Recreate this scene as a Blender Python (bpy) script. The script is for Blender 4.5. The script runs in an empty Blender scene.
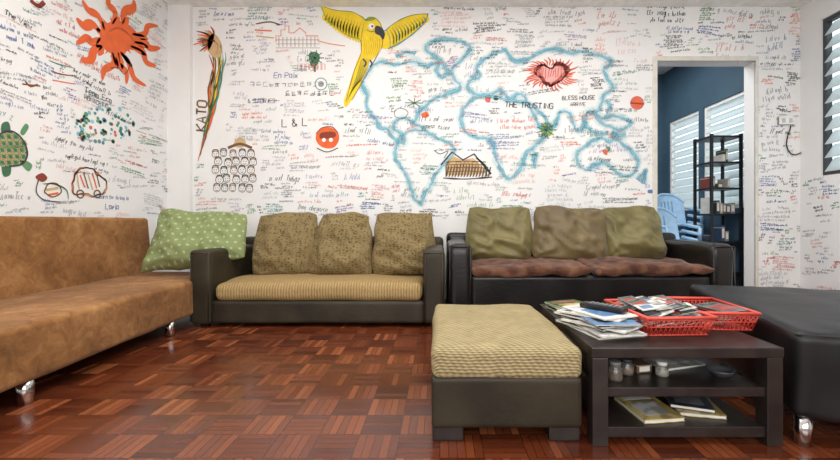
import bpy, bmesh, math, random
from mathutils import Vector, Matrix, noise, geometry
random.seed(7)
S=bpy.context.scene
COL=S.collection
try:
    S.view_settings.view_transform='Standard'
except Exception: pass
F=400.0; CX=440.0; CY=222.0; H=0.85
BW=4.4     # back wall y
LW=-2.965  # left wall x
RW=3.96
CEIL=3.25
def PX(u,D): return (u-CX)*D/F
def PZ(v,D): return H-(v-CY)*D/F

# ---------------------------------------------------------------- materials
def new_mat(name):
    m=bpy.data.materials.new(name); m.use_nodes=True
    nt=m.node_tree; b=nt.nodes['Principled BSDF']
    return m,nt,b
def srgb(c):
    f=lambda x: x/12.92 if x<=0.04045 else ((x+0.055)/1.055)**2.4
    return tuple(f(x/255.0) for x in c)+(1.0,)
def M(nt,op,a,b=None,c=None):
    n=nt.nodes.new('ShaderNodeMath'); n.operation=op
    for i,x in enumerate((a,b,c)):
        if x is None: continue
        if isinstance(x,(int,float)): n.inputs[i].default_value=x
        else: nt.links.new(x,n.inputs[i])
    return n.outputs[0]
def mixc(nt,f,c1,c2):
    n=nt.nodes.new('ShaderNodeMix'); n.data_type='RGBA'
    if isinstance(f,(int,float)): n.inputs[0].default_value=f
    else: nt.links.new(f,n.inputs[0])
    for k,c in ((6,c1),(7,c2)):
        if isinstance(c,tuple): n.inputs[k].default_value=c
        else: nt.links.new(c,n.inputs[k])
    return n.outputs[2]
def pmat(name,c1,c2=None,scale=8,rough=.6,bump=.0,bscale=60,metal=0,spec=.5,detail=4,lo=.35,hi=.65,sheen=0,dist=0):
    m,nt,b=new_mat(name)
    c2=c2 or c1
    tc=nt.nodes.new('ShaderNodeTexCoord')
    n=nt.nodes.new('ShaderNodeTexNoise'); n.inputs['Scale'].default_value=scale; n.inputs['Detail'].default_value=detail; n.inputs['Distortion'].default_value=dist
    nt.links.new(tc.outputs['Object'],n.inputs['Vector'])
    r=nt.nodes.new('ShaderNodeValToRGB'); r.color_ramp.elements[0].position=lo; r.color_ramp.elements[1].position=hi
    r.color_ramp.elements[0].color=srgb(c1); r.color_ramp.elements[1].color=srgb(c2)
    nt.links.new(n.outputs['Fac'],r.inputs['Fac']); nt.links.new(r.outputs['Color'],b.inputs['Base Color'])
    b.inputs['Roughness'].default_value=rough; b.inputs['Metallic'].default_value=metal
    b.inputs['Specular IOR Level'].default_value=spec
    if sheen: b.inputs['Sheen Weight'].default_value=sheen
    if bump:
        n2=nt.nodes.new('ShaderNodeTexNoise'); n2.inputs['Scale'].default_value=bscale; n2.inputs['Detail'].default_value=3
        nt.links.new(tc.outputs['Object'],n2.inputs['Vector'])
        bp=nt.nodes.new('ShaderNodeBump'); bp.inputs['Strength'].default_value=bump; bp.inputs['Distance'].default_value=.01
        nt.links.new(n2.outputs['Fac'],bp.inputs['Height']); nt.links.new(bp.outputs['Normal'],b.inputs['Normal'])
    return m
def parquet():
    m,nt,b=new_mat('parquet')
    tc=nt.nodes.new('ShaderNodeTexCoord'); sp=nt.nodes.new('ShaderNodeSeparateXYZ')
    nt.links.new(tc.outputs['Object'],sp.inputs[0])
    s=.16; n=5
    ax=M(nt,'DIVIDE',sp.outputs[0],s); ay=M(nt,'DIVIDE',sp.outputs[1],s)
    cx=M(nt,'FLOOR',ax); cy=M(nt,'FLOOR',ay)
    par=M(nt,'FLOORED_MODULO',M(nt,'ADD',cx,cy),2.0)
    fx=M(nt,'FRACT',ax); fy=M(nt,'FRACT',ay)
    al=M(nt,'ADD',M(nt,'MULTIPLY',fx,par),M(nt,'MULTIPLY',fy,M(nt,'SUBTRACT',1.0,par)))
    ac=M(nt,'ADD',M(nt,'MULTIPLY',fy,par),M(nt,'MULTIPLY',fx,M(nt,'SUBTRACT',1.0,par)))
    a5=M(nt,'MULTIPLY',al,float(n)); fi=M(nt,'FLOOR',a5); ff=M(nt,'FRACT',a5)
    cmb=nt.nodes.new('ShaderNodeCombineXYZ'); nt.links.new(cx,cmb.inputs[0]); nt.links.new(cy,cmb.inputs[1]); nt.links.new(fi,cmb.inputs[2])
    wn=nt.nodes.new('ShaderNodeTexWhiteNoise'); wn.noise_dimensions='3D'; nt.links.new(cmb.outputs[0],wn.inputs[0])
    cm2=nt.nodes.new('ShaderNodeCombineXYZ'); nt.links.new(cx,cm2.inputs[0]); nt.links.new(cy,cm2.inputs[1])
    wn2=nt.nodes.new('ShaderNodeTexWhiteNoise'); wn2.noise_dimensions='3D'; nt.links.new(cm2.outputs[0],wn2.inputs[0])
    val=M(nt,'ADD',M(nt,'ADD',M(nt,'MULTIPLY',wn.outputs[0],.4),M(nt,'MULTIPLY',wn2.outputs[0],.22)),M(nt,'MULTIPLY',par,.28))  # every other block painted lighter, imitating how light direction brightens it
    r=nt.nodes.new('ShaderNodeValToRGB'); nt.links.new(val,r.inputs[0])
    cr=r.color_ramp; cr.elements[0].position=.06; cr.elements[0].color=srgb((68,30,18))
    cr.elements[1].position=.95; cr.elements[1].color=srgb((166,98,60))
    e=cr.elements.new(.4); e.color=srgb((97,46,26)); e=cr.elements.new(.7); e.color=srgb((125,65,37))
    g1=M(nt,'GREATER_THAN',M(nt,'ABSOLUTE',M(nt,'SUBTRACT',ff,.5)),.45)
    g2=M(nt,'GREATER_THAN',M(nt,'ABSOLUTE',M(nt,'SUBTRACT',ac,.5)),.486)
    g=M(nt,'MULTIPLY',M(nt,'MAXIMUM',g1,g2),.75)
    nz=nt.nodes.new('ShaderNodeTexNoise'); nz.inputs['Scale'].default_value=1.6; nz.inputs['Detail'].default_value=5
    nt.links.new(tc.outputs['Object'],nz.inputs[0])
    base=mixc(nt,g,r.outputs[0],srgb((38,16,11)))
    base=mixc(nt,M(nt,'MULTIPLY',nz.outputs[0],.25),base,srgb((94,45,27)))
    nt.links.new(base,b.inputs['Base Color'])
    rr=M(nt,'ADD',M(nt,'MULTIPLY',nz.outputs[0],.18),M(nt,'ADD',M(nt,'MULTIPLY',wn.outputs[0],.1),.08))
    nt.links.new(rr,b.inputs['Roughness']); b.inputs['Specular IOR Level'].default_value=.6
    bp=nt.nodes.new('ShaderNodeBump'); bp.inputs['Strength'].default_value=.15; bp.inputs['Distance'].default_value=.002
    nt.links.new(M(nt,'ADD',M(nt,'MULTIPLY',g,-1.0),M(nt,'MULTIPLY',wn.outputs[0],.5)),bp.inputs['Height']); nt.links.new(bp.outputs[0],b.inputs['Normal'])
    return m
def dots_mat(name,base,base2,dot,freq,rad,axes=(0,1),rough=.8,jit=0.0,bump=.3,stag=True):
    m,nt,b=new_mat(name)
    tc=nt.nodes.new('ShaderNodeTexCoord'); sp=nt.nodes.new('ShaderNodeSeparateXYZ')
    nt.links.new(tc.outputs['Object'],sp.inputs[0])
    nz=nt.nodes.new('ShaderNodeTexNoise'); nz.inputs['Scale'].default_value=14; nt.links.new(tc.outputs['Object'],nz.inputs[0])
    j=M(nt,'MULTIPLY',nz.outputs[0],jit)
    ax=M(nt,'ADD',M(nt,'MULTIPLY',sp.outputs[axes[0]],freq),j); ay=M(nt,'ADD',M(nt,'MULTIPLY',sp.outputs[axes[1]],freq),j)
    if stag: ax=M(nt,'ADD',ax,M(nt,'MULTIPLY',M(nt,'FLOORED_MODULO',M(nt,'FLOOR',ay),2.0),.5))
    fx=M(nt,'SUBTRACT',M(nt,'FRACT',ax),.5); fy=M(nt,'SUBTRACT',M(nt,'FRACT',ay),.5)
    d=M(nt,'SQRT',M(nt,'ADD',M(nt,'MULTIPLY',fx,fx),M(nt,'MULTIPLY',fy,fy)))
    f=M(nt,'LESS_THAN',d,rad)
    bc=mixc(nt,nz.outputs[0],srgb(base),srgb(base2))
    nt.links.new(mixc(nt,f,bc,srgb(dot)),b.inputs['Base Color'])
    b.inputs['Roughness'].default_value=rough; b.inputs['Specular IOR Level'].default_value=.2
    bp=nt.nodes.new('ShaderNodeBump'); bp.inputs['Strength'].default_value=bump; bp.inputs['Distance'].default_value=.004
    nt.links.new(f,bp.inputs['Height']); nt.links.new(bp.outputs[0],b.inputs['Normal'])
    return m
def speck_mat(name,light,dark,scale,thr=.32,bump=.4,mott=.35,stretch=(1,1,1),spread=.15):
    m,nt,b=new_mat(name)
    tc=nt.nodes.new('ShaderNodeTexCoord'); mp=nt.nodes.new('ShaderNodeMapping'); mp.inputs['Scale'].default_value=stretch
    nt.links.new(tc.outputs['Object'],mp.inputs[0])
    v=nt.nodes.new('ShaderNodeTexVoronoi'); v.inputs['Scale'].default_value=scale; v.inputs['Randomness'].default_value=.6
    nt.links.new(mp.outputs[0],v.inputs['Vector'])
    nz=nt.nodes.new('ShaderNodeTexNoise'); nz.inputs['Scale'].default_value=5; nz.inputs['Detail'].default_value=5; nt.links.new(tc.outputs['Object'],nz.inputs[0])
    mr=nt.nodes.new('ShaderNodeMapRange'); nt.links.new(v.outputs['Distance'],mr.inputs[0]); mr.inputs[1].default_value=thr-spread; mr.inputs[2].default_value=thr+spread
    c=mixc(nt,mr.outputs[0],srgb(dark),srgb(light))
    c=mixc(nt,M(nt,'MULTIPLY',nz.outputs[0],mott),c,srgb(dark))
    nt.links.new(c,b.inputs['Base Color']); b.inputs['Roughness'].default_value=.88; b.inputs['Specular IOR Level'].default_value=.2
    bp=nt.nodes.new('ShaderNodeBump'); bp.inputs['Strength'].default_value=bump; bp.inputs['Distance'].default_value=.004
    nt.links.new(mr.outputs[0],bp.inputs['Height']); nt.links.new(bp.outputs[0],b.inputs['Normal'])
    return m
def rib_mat(name,c1,c2,freq,axis='X',rough=.85,dist=2.0,bump=.5,wa=.6,na=.5):
    m,nt,b=new_mat(name)
    tc=nt.nodes.new('ShaderNodeTexCoord')
    w=nt.nodes.new('ShaderNodeTexWave'); w.bands_direction=axis; w.inputs['Scale'].default_value=freq; w.inputs['Distortion'].default_value=dist; w.inputs['Detail Scale'].default_value=3
    nt.links.new(tc.outputs['Object'],w.inputs[0])
    nz=nt.nodes.new('ShaderNodeTexNoise'); nz.inputs['Scale'].default_value=45; nt.links.new(tc.outputs['Object'],nz.inputs[0])
    f=M(nt,'ADD',M(nt,'MULTIPLY',w.outputs['Fac'],wa),M(nt,'MULTIPLY',nz.outputs[0],na))
    nt.links.new(mixc(nt,f,srgb(c1),srgb(c2)),b.inputs['Base Color'])
    b.inputs['Roughness'].default_value=rough; b.inputs['Specular IOR Level'].default_value=.2
    bp=nt.nodes.new('ShaderNodeBump'); bp.inputs['Strength'].default_value=bump; bp.inputs['Distance'].default_value=.004
    nt.links.new(f,bp.inputs['Height']); nt.links.new(bp.outputs[0],b.inputs['Normal'])
    return m
def cord_mat(name,c1,c2,step=.012):
    m,nt,b=new_mat(name)
    tc=nt.nodes.new('ShaderNodeTexCoord'); sp=nt.nodes.new('ShaderNodeSeparateXYZ'); nt.links.new(tc.outputs['Object'],sp.inputs[0])
    nz=nt.nodes.new('ShaderNodeTexNoise'); nz.inputs['Scale'].default_value=22; nz.inputs['Detail'].default_value=3; nt.links.new(tc.outputs['Object'],nz.inputs[0])
    t=M(nt,'ADD',M(nt,'ADD',sp.outputs[1],sp.outputs[2]),M(nt,'MULTIPLY',nz.outputs[0],.012))
    a=M(nt,'SINE',M(nt,'MULTIPLY',t,2*math.pi/step))
    rowid=M(nt,'FLOOR',M(nt,'DIVIDE',t,step))
    u=M(nt,'ADD',sp.outputs[0],M(nt,'MULTIPLY',M(nt,'FLOORED_MODULO',rowid,3.0),.009))
    c=M(nt,'SINE',M(nt,'MULTIPLY',u,2*math.pi/.027))
    f=M(nt,'ADD',M(nt,'ADD',M(nt,'MULTIPLY',a,.28),M(nt,'MULTIPLY',c,.16)),M(nt,'ADD',M(nt,'MULTIPLY',nz.outputs[0],.5),.3))
    cl=nt.nodes.new('ShaderNodeClamp'); nt.links.new(f,cl.inputs[0])
    nt.links.new(mixc(nt,cl.outputs[0],srgb(c1),srgb(c2)),b.inputs['Base Color'])
    b.inputs['Roughness'].default_value=.9; b.inputs['Specular IOR Level'].default_value=.15
    bp=nt.nodes.new('ShaderNodeBump'); bp.inputs['Strength'].default_value=.7; bp.inputs['Distance'].default_value=.004
    nt.links.new(f,bp.inputs['Height']); nt.links.new(bp.outputs[0],b.inputs['Normal'])
    return m
def suede_mat():
    m,nt,b=new_mat('brown_suede')
    tc=nt.nodes.new('ShaderNodeTexCoord')
    a=nt.nodes.new('ShaderNodeTexNoise'); a.inputs['Scale'].default_value=1.8; a.inputs['Detail'].default_value=8; a.inputs['Roughness'].default_value=.6; a.inputs['Distortion'].default_value=.6
    c=nt.nodes.new('ShaderNodeTexNoise'); c.inputs['Scale'].default_value=11; c.inputs['Detail'].default_value=8; c.inputs['Roughness'].default_value=.7; c.inputs['Distortion'].default_value=1.2
    for x in (a,c): nt.links.new(tc.outputs['Object'],x.inputs[0])
    f=M(nt,'ADD',M(nt,'MULTIPLY',a.outputs[0],.55),M(nt,'MULTIPLY',c.outputs[0],.45))
    r=nt.nodes.new('ShaderNodeValToRGB'); nt.links.new(f,r.inputs[0]); cr=r.color_ramp
    cr.elements[0].position=.35; cr.elements[0].color=srgb((106,72,40)); cr.elements[1].position=.66; cr.elements[1].color=srgb((184,138,90))
    e=cr.elements.new(.5); e.color=srgb((145,101,60))
    nt.links.new(r.outputs[0],b.inputs['Base Color']); b.inputs['Roughness'].default_value=.92; b.inputs['Specular IOR Level'].default_value=.1; b.inputs['Sheen Weight'].default_value=.08
    bp=nt.nodes.new('ShaderNodeBump'); bp.inputs['Strength'].default_value=.3; bp.inputs['Distance'].default_value=.01
    nt.links.new(c.outputs[0],bp.inputs['Height']); nt.links.new(bp.outputs[0],b.inputs['Normal'])
    return m
def flat(name,c,rough=.7,**k): return pmat(name,c,tuple(min(255,int(x*1.06)+2) for x in c),12,rough,**k)

m_wall=pmat('painted_plaster',(238,238,237),(246,246,245),1.2,.75,bump=.1,bscale=25,spec=.3)
m_wall_g=pmat('grey_plaster',(228,229,229),(238,239,239),1.2,.75,bump=.05,bscale=25,spec=.3)
m_ceil=flat('ceiling_paint',(235,235,232),.9)
m_blue=pmat('blue_wall_paint',(56,82,100),(64,92,110),2,.7)
m_floor=parquet()
m_suede=suede_mat()
m_choc=pmat('dark_brown_leatherette',(40,35,26),(60,53,40),3,.5,bump=.15,bscale=40,spec=.35)
m_black=pmat('black_leather',(18,17,17),(34,31,30),4,.3,bump=.12,bscale=50,spec=.5)
m_blackfab=pmat('black_vinyl',(17,17,20),(32,31,34),4,.42,bump=.2,bscale=9,spec=.35)
m_wood=pmat('dark_stained_wood',(30,24,23),(48,40,37),10,.34,bump=.06,bscale=30)
m_chrome=pmat('chrome',(200,200,200),(220,220,220),3,.15,metal=1)
m_pilT=speck_mat('speckled_tan_fabric',(144,126,88),(74,60,36),44,.31,mott=.4,spread=.16,stretch=(.7,1,1.5))
m_pilG=dots_mat('green_polka_fabric',(124,136,90),(146,158,110),(176,186,142),17,.17,axes=(0,2),jit=.3,bump=.1)
m_olive=pmat('olive_satin',(96,88,50),(124,114,70),3,.45,bump=.5,bscale=9,spec=.4,sheen=.15,dist=.5)
m_olive2=pmat('brown_olive_satin',(90,76,48),(116,100,64),3,.45,bump=.5,bscale=9,spec=.4,sheen=.15,dist=.5)
m_maroon=pmat('faded_maroon_velvet',(72,42,32),(124,86,64),5,.8,bump=.6,bscale=16,spec=.2,sheen=.12,dist=1.5,lo=.36,hi=.7)
m_tan=rib_mat('ribbed_tan_fabric',(126,102,62),(182,156,110),14,'X')
m_beige=cord_mat('corded_beige_fabric',(100,88,60),(188,172,132))
m_white=flat('white_plastic',(236,236,232),.4)
m_grey=flat('grey_metal',(120,122,124),.4)
m_dk=flat('dark_frame',(58,62,66),.4)
m_lblue=flat('light_blue_plastic',(156,192,220),.4)
m_red=flat('red_plastic',(204,74,60),.35)
m_paper=flat('paper',(222,220,212),.7)
m_rackm=flat('black_metal',(26,28,32),.4)
def glass():
    m,nt,b=new_mat('frosted_louvre_glass'); b.inputs['Base Color'].default_value=srgb((214,224,226)); b.inputs['Roughness'].default_value=.25
    nz=nt.nodes.new('ShaderNodeTexNoise'); nz.inputs['Scale'].default_value=3
    tr=nt.nodes.new('ShaderNodeBsdfTranslucent'); tr.inputs[0].default_value=(.85,.9,.9,1)
    mx=nt.nodes.new('ShaderNodeMixShader'); nt.links.new(M(nt,'ADD',M(nt,'MULTIPLY',nz.outputs[0],.1),.5),mx.inputs[0])
    nt.links.new(b.outputs[0],mx.inputs[1]); nt.links.new(tr.outputs[0],mx.inputs[2])
    nt.links.new(mx.outputs[0],nt.nodes['Material Output'].inputs[0]); return m
m_glass=glass()
def clear():
    m,nt,b=new_mat('clear_glass'); b.inputs['Transmission Weight'].default_value=.9; b.inputs['Roughness'].default_value=.08; b.inputs['Base Color'].default_value=(.8,.82,.78,1); return m
m_clear=clear()

# ---------------------------------------------------------------- mesh helpers
def mesh_obj(name,bm,mats,smooth=False,parent=None,loc=(0,0,0),rot=(0,0,0),label=None):
    me=bpy.data.meshes.new(name); bm.normal_update(); bm.to_mesh(me); bm.free()
    if not isinstance(mats,(list,tuple)): mats=[mats]
    for m in mats: me.materials.append(m)
    if smooth:
        for p in me.polygons: p.use_smooth=True
    o=bpy.data.objects.new(name,me); COL.objects.link(o)
    o.location=loc; o.rotation_euler=rot
    if parent: o.parent=parent
    if label: o['label']=label
    return o
def thing(name,label,category,loc=(0,0,0),rotz=0,group=None,rot=None):
    e=bpy.data.objects.new(name,None); e.empty_display_size=.1; COL.objects.link(e)
    e.location=loc; e.rotation_euler=rot or (0,0,rotz); e['label']=label; e['category']=category
    if group: e['group']=group
    return e
def tag(o,label,category,group=None):
    o['label']=label; o['category']=category
    if group: o['group']=group
    return o
def struct(o,label=None):
    o['kind']='structure'
    if label: o['label']=label
    return o
def merge(bm,b2,mi=0,mat=None):
    vm={}
    for v in b2.verts: vm[v]=bm.verts.new(mat@v.co if mat else v.co)
    for f in b2.faces:
        try:
            nf=bm.faces.new([vm[v] for v in f.verts]); nf.material_index=mi; nf.smooth=f.smooth
        except ValueError: pass
    b2.free()
def addbox(bm,lo,hi,mi=0,bev=0,mat=None,seg=2):
    b2=bmesh.new(); bmesh.ops.create_cube(b2,size=1)
    c=[(a+b)/2 for a,b in zip(lo,hi)]; s=[abs(b-a) for a,b in zip(lo,hi)]
    for v in b2.verts: v.co=Vector((v.co.x*s[0]+c[0],v.co.y*s[1]+c[1],v.co.z*s[2]+c[2]))
    if bev: bmesh.ops.bevel(b2,geom=b2.edges[:],offset=bev,segments=seg,affect='EDGES',profile=.6)
    merge(bm,b2,mi,mat)
def cyl(bm,p0,p1,r0,r1=None,seg=16,mi=0):
    r1=r0 if r1 is None else r1
    p0=Vector(p0); p1=Vector(p1); d=p1-p0
    b2=bmesh.new(); bmesh.ops.create_cone(b2,cap_ends=True,segments=seg,radius1=r0,radius2=r1,depth=d.length)
    q=d.to_track_quat('Z','Y').to_matrix().to_4x4()
    for f in b2.faces:
        if len(f.verts)==4: f.smooth=True
    merge(bm,b2,mi,Matrix.Translation((p0+p1)/2)@q)
def soft(size,r,n=20,puff=0.0,amp=0.0,nsc=4.0,seed=0,wr=0,wf=12):
    """rounded soft box centred at origin, built from a gridded cube"""
    bm=bmesh.new(); hx,hy,hz=[s/2 for s in size]; r=min(r,hx,hy,hz)
    N=n
    def warp(t): return math.sin(t*math.pi/2)
    for ax in range(3):
        for sg in (-1,1):
            grid={}
            for i in range(N+1):
                for j in range(N+1):
                    a=warp(-1+2*i/N); b=warp(-1+2*j/N)
                    p=[0,0,0]; p[ax]=sg; p[(ax+1)%3]=a; p[(ax+2)%3]=b
                    q=Vector((p[0]*hx,p[1]*hy,p[2]*hz))
                    inn=Vector((max(-hx+r,min(hx-r,q.x)),max(-hy+r,min(hy-r,q.y)),max(-hz+r,min(hz-r,q.z))))
                    d=q-inn
                    if d.length>1e-9: q=inn+d.normalized()*r
                    if puff:
                        wx=1-(q.x/hx)**2; wy=1-(q.y/hy)**2
                        q.z+=math.copysign(1,q.z)*puff*max(0,wx)**.6*max(0,wy)**.6*min(1,abs(q.z)/hz*1.5)
                    if amp:
                        q+=noise.noise_vector(q*nsc+Vector((seed*7.3,seed*3.1,seed)))*amp
                    if wr:
                        k=noise.noise(q*wf+Vector((seed,seed*2,0))); q.z+=wr*(abs(k)*-2+.5)
                    grid[i,j]=bm.verts.new(q)
            for i in range(N):
                for j in range(N):
                    vs=[grid[i,j],grid[i+1,j],grid[i+1,j+1],grid[i,j+1]]
                    if sg<0: vs.reverse()
                    bm.faces.new(vs)
    bmesh.ops.remove_doubles(bm,verts=bm.verts[:],dist=1e-5)
    return bm
def pillow(w,h,t,n=30,pinch=.03,corner=.0,amp=.012,nsc=5,seed=0,ex=3,wr=0.008,taper=0,sag=0,skew=None):
    """pillow in the local XZ plane, thickness along Y"""
    bm=bmesh.new(); g={}
    for s in (-1,1):
        for i in range(n+1):
            for j in range(n+1):
                u=math.sin((-1+2*i/n)*math.pi/2); v=math.sin((-1+2*j/n)*math.pi/2)
                edge=(i in(0,n)) or (j in (0,n))
                if edge and s==1: g[s,i,j]=g[-1,i,j]; continue
                th=(max(0,(1-abs(u)**ex))*max(0,(1-abs(v)**ex)))**.5
                x=w/2*u*(1-pinch*(1-v*v)-corner*abs(v)**4); z=h/2*v*(1-pinch*(1-u*u)-corner*abs(u)**4)
                x*=1-taper*(v+1)/2
                y=s*t/2*th*(1-.3*v)
                z-=sag*(1-abs(u)**2)*(1 if v>0 else 0)*v
                if skew:
                    x+=skew[0]*(v+1)/2*(1-u)/2
                    z-=skew[1]*(u+1)/2*(v+1)/2
                p=Vector((x,y,z))
                k=noise.noise_vector(p*nsc+Vector((seed*5.1,seed,seed*2.3)))
                ang=math.atan2(1.02-abs(v),1.02-abs(u)); rr=math.hypot(abs(u)-1,abs(v)-1)
                cre=math.sin(ang*10+seed+(3 if u>0 else 0)+(5 if v>0 else 0))*max(0,1-rr*1.1)*min(1,rr*4)
                k2=abs(noise.noise(Vector((x*7+seed,y*2,z*11+x*5))))
                p+=Vector((k.x*amp,k.y*amp*1.4*(.3+th),k.z*amp)); p.y+=s*th*wr*(cre*1.1-k2*3.2)
                g[s,i,j]=bm.verts.new(p)
        for i in range(n):
            for j in range(n):
                vs=[g[s,i,j],g[s,i+1,j],g[s,i+1,j+1],g[s,i,j+1]]
                if s>0: vs.reverse()
                bm.faces.new(vs)
    return bm
def seam(bm,pts,r=.004,mi=0):
    for a,b in zip(pts[:-1],pts[1:]): cyl(bm,a,b,r,seg=6,mi=mi)

# ---------------------------------------------------------------- room shell
def shell(name,boxes,mat,label):
    bm=bmesh.new()
    for lo,hi in boxes: addbox(bm,lo,hi)
    return struct(mesh_obj(name,bm,mat),label)
DL=PX(657,BW); DR=PX(755,BW); DT=PZ(61,BW); TH=.16
RX=3.62; RY=6.5
shell('floor',[((LW-.1,-2.1,-.1),(RW+.2,RY+.1,0))],m_floor,'glossy reddish-brown mosaic parquet floor')
shell('ceiling',[((LW-.1,-2.1,CEIL),(RW+.2,RY+.1,CEIL+.1))],m_ceil,'white painted ceiling')
wb=shell('wall_back',[((LW,BW,0),(DL,BW+TH,CEIL)),((DL,BW,DT),(DR,BW+TH,CEIL)),((DR,BW,0),(RW,BW+TH,CEIL)),
   ((LW,BW-.05,0),(PX(190,BW-.05),BW,CEIL))],m_wall,'white wall covered in handwriting and murals')
wl=shell('wall_left',[((LW-.1,-2,0),(LW,BW+TH,CEIL))],m_wall,'white wall covered in handwriting and murals')
shell('wall_front',[((LW,-2.1,0),(RW,-2,CEIL))],m_wall_g,'plain white wall')
wy0,wy1,wz0,wz1=2.7,F*RW/(821-CX),1.33,2.95
wr=shell('wall_right',[((RW,-2,0),(RW+.12,wy0,CEIL)),((RW,wy1,0),(RW+.12,BW+TH,CEIL)),((RW,wy0,0),(RW+.12,wy1,wz0)),((RW,wy0,wz1),(RW+.12,wy1,CEIL))],m_wall_g,'white painted wall with a window')
ww=[(4.75,5.5),(5.6,6.32)]; sz0,sz1=1.02,2.42
bx=[((RX,BW+TH,0),(RX+.1,RY,sz0)),((RX,BW+TH,sz1),(RX+.1,RY,CEIL)),((RX,BW+TH,sz0),(RX+.1,ww[0][0],sz1)),((RX,ww[0][1],sz0),(RX+.1,ww[1][0],sz1)),((RX,ww[1][1],sz0),(RX+.1,RY,sz1))]
shell('wall_side_room',bx,m_blue,'dull blue painted wall with louvre windows')
shell('wall_side_room_back',[((.6,RY,0),(RX+.1,RY+.1,CEIL)),((.5,BW+TH,0),(.6,RY+.1,CEIL))],m_blue,'dull blue painted wall')
bm=bmesh.new(); t=.05
addbox(bm,(DL-t,BW-.012,0),(DL,BW+.01,DT+t),bev=.003); addbox(bm,(DR,BW-.012,0),(DR+t*.6,BW+.01,DT+t),bev=.003); addbox(bm,(DL,BW-.012,DT),(DR,BW+.01,DT+t),bev=.003)
struct(mesh_obj('trim_1',bm,flat('cream_gloss',(216,212,202),.4)),'cream painted doorway surround')
bm=bmesh.new(); addbox(bm,(LW+.01,BW-.16,CEIL-.035),(RW,BW,CEIL))
struct(mesh_obj('trim_2',bm,m_ceil),'white ceiling beam')
def louvre_window(name,x,y0,y1,z0,z1,n,fm,ang=.6,mid=True):
    e=bpy.data.objects.new(name,None); COL.objects.link(e); e.location=(x+.05,(y0+y1)/2,z0); struct(e,'louvre window with frosted glass slats')
    W=y1-y0; Hh=z1-z0; bm=bmesh.new(); f=.04
    addbox(bm,(-.03,-W/2,0),(.03,W/2,f)); addbox(bm,(-.03,-W/2,Hh-f),(.03,W/2,Hh)); addbox(bm,(-.03,-W/2,f),(.03,-W/2+f,Hh-f)); addbox(bm,(-.03,W/2-f,f),(.03,W/2,Hh-f))
    if mid: addbox(bm,(-.03,-.02,f),(.03,.02,Hh-f))
    mesh_obj('window_frame',bm,fm,parent=e)
    bm=bmesh.new()
    for i in range(n):
        z=f+(i+.5)*(Hh-2*f)/n; hh=(Hh-2*f)/n*.62
        for a,b in (((-W/2+f),-.02),(.02,W/2-f)) if mid else (((-W/2+f),(W/2-f)),):
            mt=Matrix.Translation((0,(a+b)/2,z))@Matrix.Rotation(ang,4,'Y')
            addbox(bm,(-.003,-(b-a)/2,-hh),(.003,(b-a)/2,hh),mat=mt)
    mesh_obj('louvre_glass',bm,m_glass,parent=e)
louvre_window('window_1',RW,wy0,wy1,wz0,wz1,11,m_dk)
for i,(a,b) in enumerate(ww): louvre_window('window_%d'%(i+2),RX,a,b,sz0,sz1,12,m_white,mid=False)

# ---------------------------------------------------------------- wall painting toolkit
PAL={'black':(66,66,72),'blue':(96,118,170),'red':(210,108,98),'green':(98,150,106),'grey':(160,164,170),'sky':(150,206,222),'sky2':(122,188,208),
 'orange':(228,104,54),'yellow':(238,206,48),'ylw2':(212,168,34),'brown':(120,88,56),'teal':(84,148,142),'pink':(226,168,164),'dgreen':(66,112,82),'purple':(142,116,168),'white':(240,242,242),'tan':(204,172,126),'olive':(150,164,60),'dkred':(140,62,46)}
PM=[flat('ink_'+k,PAL[k],.8) for k in PAL]
PN=list(PAL)
def soft_ink(name,c,a=.9,fl=.45):
    m,nt,b=new_mat('brush_'+name); b.inputs['Base Color'].default_value=srgb(c); b.inputs['Roughness'].default_value=.8
    at=nt.nodes.new('ShaderNodeAttribute'); at.attribute_name='soft'
    tc=nt.nodes.new('ShaderNodeTexCoord'); nz=nt.nodes.new('ShaderNodeTexNoise'); nz.inputs['Scale'].default_value=5; nz.inputs['Detail'].default_value=5; nz.inputs['Roughness'].default_value=.6
    nt.links.new(tc.outputs['Object'],nz.inputs[0])
    f=M(nt,'MULTIPLY',M(nt,'MINIMUM',M(nt,'MAXIMUM',M(nt,'MULTIPLY',M(nt,'SUBTRACT',nz.outputs[0],.33),3.0),fl),1.0),at.outputs['Fac'])
    nt.links.new(M(nt,'MULTIPLY',f,a),b.inputs['Alpha']); return m
for k,c,a in (('sky',(160,214,226),.85),('deepsky',(112,184,206),.95),('yellow',(238,206,48),1),('green',(80,150,90),.95),('orange',(230,96,50),1),('rust',(170,84,50),.8),('grey',(150,150,150),.5)):
    PN.append('s_'+k); PM.append(soft_ink(k,c,a))
def enc(d): return {k:[[(int(p[0])/6.0,int(p[1])/6.0) for p in st.split()] for st in v.split(';')] for k,v in d.items()}
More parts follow.
